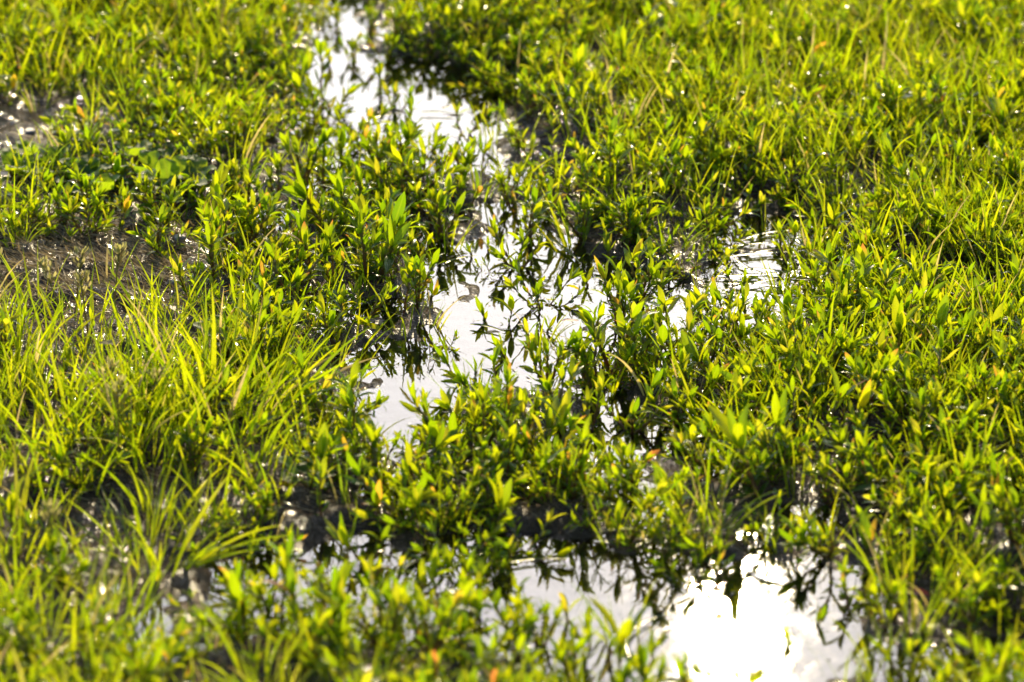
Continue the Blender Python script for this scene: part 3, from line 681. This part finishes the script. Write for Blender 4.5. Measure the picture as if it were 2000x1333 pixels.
# ------------------------------------------------------------------ low broad-leaved weeds on the left
BROAD = [leaf_geo(ratio=.8, bend=.5, fold=.18, twist=.1, nseg=9, ncol=7, p=.5, q=.45, wave=.22), leaf_geo(ratio=.7, bend=.9, fold=.25, twist=-.2, nseg=9, ncol=7, p=.5, q=.5, wave=.3), leaf_geo(ratio=.9, bend=.3, fold=.12, twist=.2, nseg=9, ncol=7, p=.45, q=.4, wave=.25)]
BROAD_ME = [make_mesh('broad_leaf', *L, M_BROAD) for L in BROAD]
weeds = [(30, 385, .014, 11), (100, 375, .015, 12), (165, 395, .015, 12), (225, 380, .014, 11), (290, 385, .014, 10), (335, 410, .019, 9), (380, 395, .014, 9), (60, 345, .013, 9), (140, 345, .013, 9), (265, 350, .013, 9), (355, 360, .013, 9), (200, 420, .016, 8), (440, 720, .013, 5), (605, 985, .014, 5)]
wp = []
for i, (px, py, L, n) in enumerate(weeds):
    q = at(px, py); d = dict(x=q[0], y=q[1], s=1.0, rz=random.uniform(0, 6), tilt=0, td=0, L=L, n=n); finish(d); wp.append(d)
label_all(wp, lambda p: 'low crinkled-leaved weed' if p['n'] > 7 else 'small rosette of rounded leaves')
for d in wp:
    root = obj('broad_leaved_weed', None, label=d['label'], category='weed', group='broad-leaved weeds low on the ground'); root.matrix_world = Matrix(d['M'].tolist()); root.empty_display_size = .01
    for k in range(d['n']):
        az = k * 2.4 + random.uniform(-.3, .3); el = random.uniform(.35, 1.0) + .04 * k; ln = random.uniform(.35, .9) * d['L']
        r = np.array([math.cos(az), math.sin(az), 0]); up = np.array([0, 0, 1.0])
        P = [np.zeros(3), (r * math.cos(el) + up * math.sin(el)) * ln * .6, (r * math.cos(el) + up * math.sin(el) * .9) * ln]
        obj('leaf_stalk', make_mesh('leaf_stalk', *tube_geo(P, np.array([.0009, .0008, .0007]), 6, .5, 1), M_STEM), root)
        e2 = el * random.uniform(.3, 1.1)
        o = obj('leaf', random.choice(BROAD_ME), root)
        o.matrix_basis = Matrix(frame(P[-1], r * math.cos(e2) + up * math.sin(e2), up * math.cos(e2) - r * math.sin(e2), d['L'] * random.uniform(.75, 1.1)).tolist())

# ------------------------------------------------------------------ seed heads of meadow grass
def seed_head(px, py, hp, lean, az, seed):
    r_ = random.Random(seed); q = at(px, py); h = hp / px_scale(q[0], q[1]) / cp
    d = dict(x=q[0], y=q[1], s=1.0, rz=0, tilt=0, td=0, h_=h, lean=lean, az=az, seed=seed); finish(d); return d
SH = [seed_head(150, 640, 120, .15, 0, 1), seed_head(225, 650, 130, .1, 0, 2), seed_head(175, 700, 130, .1, 3, 3), seed_head(235, 960, 190, .02, 0, 4), seed_head(130, 690, 150, .3, 3, 5), seed_head(195, 860, 120, .3, 0, 6), seed_head(90, 1140, 150, .15, 0, 7), seed_head(280, 880, 120, .35, .3, 8), seed_head(30, 620, 90, .6, 3, 9)]
label_all(SH, lambda p: 'pale thin-stalked seed head')
for d in SH:
    r_ = random.Random(d['seed'])
    root = obj('grass_seed_head', None, label=d['label'], category='seed head', group='pale seed heads above the long grass'); root.matrix_world = Matrix(d['M'].tolist()); root.empty_display_size = .01
    P = stem_path(d['h_'], d['lean'] * .5, d['az'], d['lean'], n=10, zig=.0002, r_=r_)
    obj('stalk', make_mesh('stalk', *tube_geo(P, np.linspace(.0006, .0003, len(P)), 6, .6, 1), M_STEM), root)
    parts = []
    sp_ = leaf_geo(ratio=.42, bend=.2, fold=.5, nseg=4, ncol=3)
    for k in range(26):
        u = r_.uniform(.66, 1.0); f = u * 10; i = min(int(f), 9); b = P[i] + (P[i + 1] - P[i]) * (f - i); a = r_.uniform(0, 6.28)
        w = (1.02 - u) * .035 + .001; dirn = np.array([math.cos(a), math.sin(a), 1.1 + r_.uniform(0, .8)]); dirn /= np.linalg.norm(dirn)
        e = b + dirn * w * r_.uniform(.3, 1)
        parts.append(tube_geo([b, (b + e) / 2 + [0, 0, .0004], e], .00018, 4)); parts.append(xf(sp_, frame(e, dirn, [math.cos(a), math.sin(a), -.8], r_.uniform(.003, .0048))))
    obj('panicle', make_mesh('panicle', *cat(parts), M_SEED), root)

# ------------------------------------------------------------------ lying blades, fallen leaves, stones
def lying_blade(px0, py0, px1, py1, w, m, z=.0012, bow=.1, nseg=12, lift=0.0):
    a = at(px0, py0); b = at(px1, py1); a[2] = b[2] = 0
    d = b - a; L = np.linalg.norm(d); side = np.array([-d[1], d[0], 0]) / L
    t = np.linspace(0, 1, nseg + 1); C = a[None] + d[None] * t[:, None] + side[None] * (bow * L * (t * (1 - t) * 4))[:, None]
    C[:, 2] = np.maximum(ground_z(C[:, 0], C[:, 1]), 0) + z + lift * np.sin(t * 3.14)
    C[:, 2] = np.convolve(np.pad(C[:, 2], 2, mode='edge'), np.ones(5) / 5, 'valid') + .0006
    T = np.gradient(C, axis=0); T /= np.linalg.norm(T, axis=1)[:, None]; S = np.cross(T, [0, 0, 1.0]); S /= np.linalg.norm(S, axis=1)[:, None]
    ww = w * .5 * np.minimum(1, .5 + 3 * t) * (1 - t ** 3 + .04)
    o = C[0].copy()
    V = np.zeros((nseg + 1, 3, 3)); U = np.zeros((nseg + 1, 3, 2))
    for j, s in enumerate((-1, 0, 1)):
        V[:, j] = C - o + S * (ww * s)[:, None] + np.array([0, 0, 1]) * (abs(s) * ww * .35)[:, None]
        U[:, j, 0] = t; U[:, j, 1] = (s + 1) / 2
    return o, (V.reshape(-1, 3), grid_faces(nseg + 1, 3), U.reshape(-1, 2))
def lay(name, items, cat_, group, look, m):
    ds = []
    for it in items:
        o, geo = lying_blade(*it[:4], it[4], m, bow=it[5] if len(it) > 5 else .08, lift=it[6] if len(it) > 6 else 0)
        d = dict(px=(it[0] + it[2]) / 2, py=(it[1] + it[3]) / 2, o=o, geo=geo); ds.append(d)
    label_all(ds, lambda p: look)
    for d in ds:
        o = obj(name, make_mesh(name, *d['geo'], m), label=d['label'], category=cat_, group=group); o.location = d['o']
lay('floating_grass_blade', [(1040, 458, 1135, 522, .0035, .05), (1370, 520, 1560, 500, .003, .1), (1400, 545, 1590, 530, .003, -.06), (1420, 560, 1570, 575, .003, .08), (1380, 505, 1500, 480, .003, .1), (1440, 530, 1620, 560, .0028, .1), (1600, 545, 1690, 570, .0028, -.15), (1500, 470, 1600, 545, .004, .03, .01), (1470, 500, 1590, 490, .003, .06), (1410, 575, 1540, 548, .0025, .05), (1460, 590, 1380, 560, .0025, .05), (1240, 1075, 1420, 1050, .003, .1), (1180, 1060, 1330, 1075, .003, .08), (905, 1080, 1010, 1065, .003, .05), (980, 1110, 1120, 1100, .003, .1), (1400, 1060, 1530, 1075, .003, .08), (870, 520, 935, 505, .002, .1), (820, 552, 845, 551, .002, .05), (1470, 1180, 1545, 1320, .0012, .12), (1230, 1290, 1330, 1200, .0022, .2), (700, 250, 790, 225, .003, .1), (820, 225, 900, 230, .003, .1), (590, 200, 660, 205, .003, .1), (560, 1115, 640, 1105, .003, .05), (1050, 655, 1110, 668, .002, .05), (918, 640, 985, 655, .003, .1), (1440, 480, 1560, 455, .0028, .12), (1500, 545, 1430, 500, .0028, .1)],
    'grass blade', 'flattened grass blades floating on the water', 'wet flattened grass blade', M_GRASS)
straws = [(0, 525, 130, 530, .0026, .05), (130, 560, 210, 545, .0018, .1), (70, 535, 130, 600, .0014, .1), (95, 530, 115, 575, .0014, .1), (70, 605, 115, 580, .0016, .15), (120, 480, 140, 530, .0012, .1), (20, 500, 70, 510, .003, .1), (60, 510, 95, 520, .003, .2), (230, 515, 275, 530, .003, .1), (45, 615, 90, 625, .003, .1), (60, 570, 100, 570, .0025, .05), (170, 480, 215, 500, .0025, .1), (215, 490, 250, 485, .002, .1), (50, 640, 85, 650, .002, .2), (300, 545, 350, 560, .0022, .1), (10, 560, 50, 575, .0022, .1), (105, 610, 150, 600, .002, .1), (180, 570, 235, 585, .0018, .1), (330, 480, 380, 470, .002, .1), (30, 480, 80, 470, .0022, .15), (280, 300, 330, 295, .002, .1), (20, 300, 80, 310, .002, .1), (240, 560, 290, 545, .0018, .2), (60, 465, 120, 475, .0016, .1), (1260, 990, 1310, 1050, .0024, .05, .006), (790, 1030, 830, 1050, .0022, .2), (640, 320, 700, 300, .0014, .1), (600, 1010, 680, 1000, .002, .1)]
rq = random.Random(3)
for _ in range(34):
    a, b = rq.uniform(-10, 360), rq.gauss(560, 55); l_ = rq.uniform(25, 75); t_ = rq.gauss(0, .45)
    straws.append((a, b, a + l_ * math.cos(t_), b + l_ * .4 * math.sin(t_), rq.uniform(.0012, .003), rq.uniform(-.12, .12)))
lay('dry_straw', straws, 'straw', 'dry straws lying on the mud', 'dry tan straw lying flat', M_STRAW)

fallen = [  # px, py, length in px, azimuth (0 right), material, label, lift
    (1740, 1200, 85, .05, M_WINE, 'dark red fallen leaf lying flat right of the sun-glare water', .010, 1),
    (752, 645, 60, 2.4, M_BROWN, 'curled brown dead leaf on mud at the pool\'s muddy point', .002, 7),
    (700, 640, 55, .2, M_BROWN, 'flat brown dead leaf half sunk left of the curled one', .001, 4),
    (1130, 655, 40, 3.0, M_WINE, 'small wine red leaf at the foot of the clump', .008, 4),
    (625, 212, 60, 3.0, M_ORANGE, 'orange brown leaf afloat in the far channel', .001, 7),
    (735, 225, 55, 0.2, M_BROWN, 'brown leaf afloat in the middle of the far channel', .001, 4),
    (860, 218, 50, 0.1, M_BROWN, 'reddish brown leaf afloat at the far channel\'s right side', .001, 2),
    (300, 500, 35, .6, M_ORANGE, 'orange leaf scrap on the bare mud', .003, 4),
    (950, 806, 28, .1, M_STRAW, 'pale pinkish dead leaf caught in the bushy group', .04, 4),
    (1010, 640, 30, .0, M_BROWN, 'brown scrap floating beside the sprouts in the central pool', .001, 2),
    (1290, 385, 45, .4, M_ORANGE, 'orange leaf low in thick growth right of the spit', .01, 1),
    (200, 820, 40, .2, M_STRAW, 'pale withered leaf lying across the long grass', .035, 4),
    (345, 740, 40, 1.8, M_ORANGE, 'yellow orange withered leaf inside the long grass', .03, 4),
    (520, 1000, 60, .1, M_ORANGE, 'olive orange leaf flat on the black mud', .002, 4),
    (1735, 1000, 30, .5, M_STRAW, 'pale leaf scrap near the sparkling rivulet', .02, 1),
    (560, 300, 40, .5, M_RED, 'red leaf on the wet bank beside the channel bend', .012, 2),
]
for (px, py, lp, az, m, lab, lift, li) in fallen:
    q = at(px, py); L = lp / px_scale(q[0], q[1]); z = max(float(ground_z(q[0], q[1])), 0) + lift
    o = obj('fallen_leaf', make_mesh('fallen_leaf', *LEAF[li], m), label=lab, category='leaf', group='coloured fallen leaves')
    o.matrix_world = Matrix(frame(np.array([q[0], q[1], z + .001]), [math.cos(az), math.sin(az), .12], [0, -.25, 1], L).tolist())

def stone_geo(seed, n=12):
    r_ = np.random.default_rng(seed); th = np.linspace(0, math.pi, n); ph = np.linspace(0, 2 * math.pi, 2 * n + 1)
    T, P = np.meshgrid(th, ph, indexing='ij'); P2 = P % (2 * math.pi)
    d = np.stack([np.sin(T) * np.cos(P2), np.sin(T) * np.sin(P2), np.cos(T)], -1); k = np.ones(T.shape)
    for _ in range(9):
        v = r_.normal(size=3); v /= np.linalg.norm(v); k = np.minimum(k, r_.uniform(.75, 1.0) / np.maximum(.2, d @ v) )
    k = np.minimum(k, 1.05)
    V = d * k[..., None] * np.array([1, r_.uniform(.65, .9), r_.uniform(.5, .7)])
    return V.reshape(-1, 3), grid_faces(n, 2 * n + 1), np.stack([T, P], -1).reshape(-1, 2)
stones = [(270, 565, 13), (15, 490, 16), (80, 500, 11), (340, 590, 14), (350, 500, 16), (50, 640, 12), (215, 560, 8), (310, 520, 9), (190, 615, 8), (130, 520, 9), (120, 640, 8), (255, 535, 7), (375, 560, 9), (300, 300, 12), (60, 290, 14), (110, 280, 11), (30, 275, 10), (670, 610, 9), (730, 615, 8), (390, 470, 13), (20, 540, 8), (240, 590, 6), (160, 655, 7), (640, 1010, 10), (560, 980, 9), (20, 1250, 12), (250, 1330, 12), (320, 1310, 9)]
sd_ = []
for i, (px, py, r_) in enumerate(stones):
    q = at(px, py); d = dict(x=q[0], y=q[1], s=r_ / px_scale(q[0], q[1]), rz=i * 1.7, tilt=.1, td=i, r=r_, i=i); finish(d); sd_.append(d)
label_all(sd_, lambda p: 'rounded muddy stone' if p['r'] > 10 else 'small muddy pebble')
for d in sd_:
    o = obj('pebble', make_mesh('pebble', *stone_geo(d['i']), M_STONE), label=d['label'], category='pebble', group='pebbles lying on the mud'); M = d['M'].copy(); M[2, 3] += d['s'] * .2; o.matrix_world = Matrix(M.tolist())

# crumbs of dead plant matter on the mud: nobody could count them
parts = []
for k in range(7500):
    px = random.uniform(-40, 1250); py = random.uniform(240, 1330)
    if random.random() < .4: px, py = random.uniform(-30, 400), random.gauss(560, 60)
    elif random.random() < .4: px, py = random.uniform(-30, 560), random.uniform(680, 950)
    q = at(px, py); z = float(ground_z(q[0], q[1]))
    if z < .001: continue
    az = random.gauss(0.1, .7); L = random.uniform(.003, .018)
    parts.append(xf(random.choice(BLADE_LO), frame(np.array([q[0], q[1], z + .0005]), [-math.sin(az), math.cos(az), .1], [math.cos(az) * -1, -math.sin(az), random.uniform(.0, .25)], L) @ np.diag([1.0, 1.6, 1, 1])))
obj('plant_litter', make_mesh('plant_litter', *cat(parts), M_STRAW), kind='stuff', label='fine litter of dead plant bits strewn over the mud')
parts = []
for k in range(900):
    q = at(random.uniform(380, 1950), random.uniform(0, 1330)); z = float(ground_z(q[0], q[1]))
    if z > -.001 or random.random() > (1.0 if z > -.007 else .25): continue
    az = random.uniform(0, 6.28); L = random.uniform(.001, .006)
    parts.append(xf(random.choice(LEAF_LO), frame(np.array([q[0], q[1], .0006]), [math.cos(az), math.sin(az), .02], [random.uniform(-.15, .15), -.1, 1], L)))
obj('floating_debris', make_mesh('floating_debris', *cat(parts), M_BROWN), kind='stuff', label='tiny brown specks of debris floating on the puddle')
print('PLANTS', len(places), 'IND', len(IND), 'TUFTS', len(tufts), 'objects', len(sc.objects))
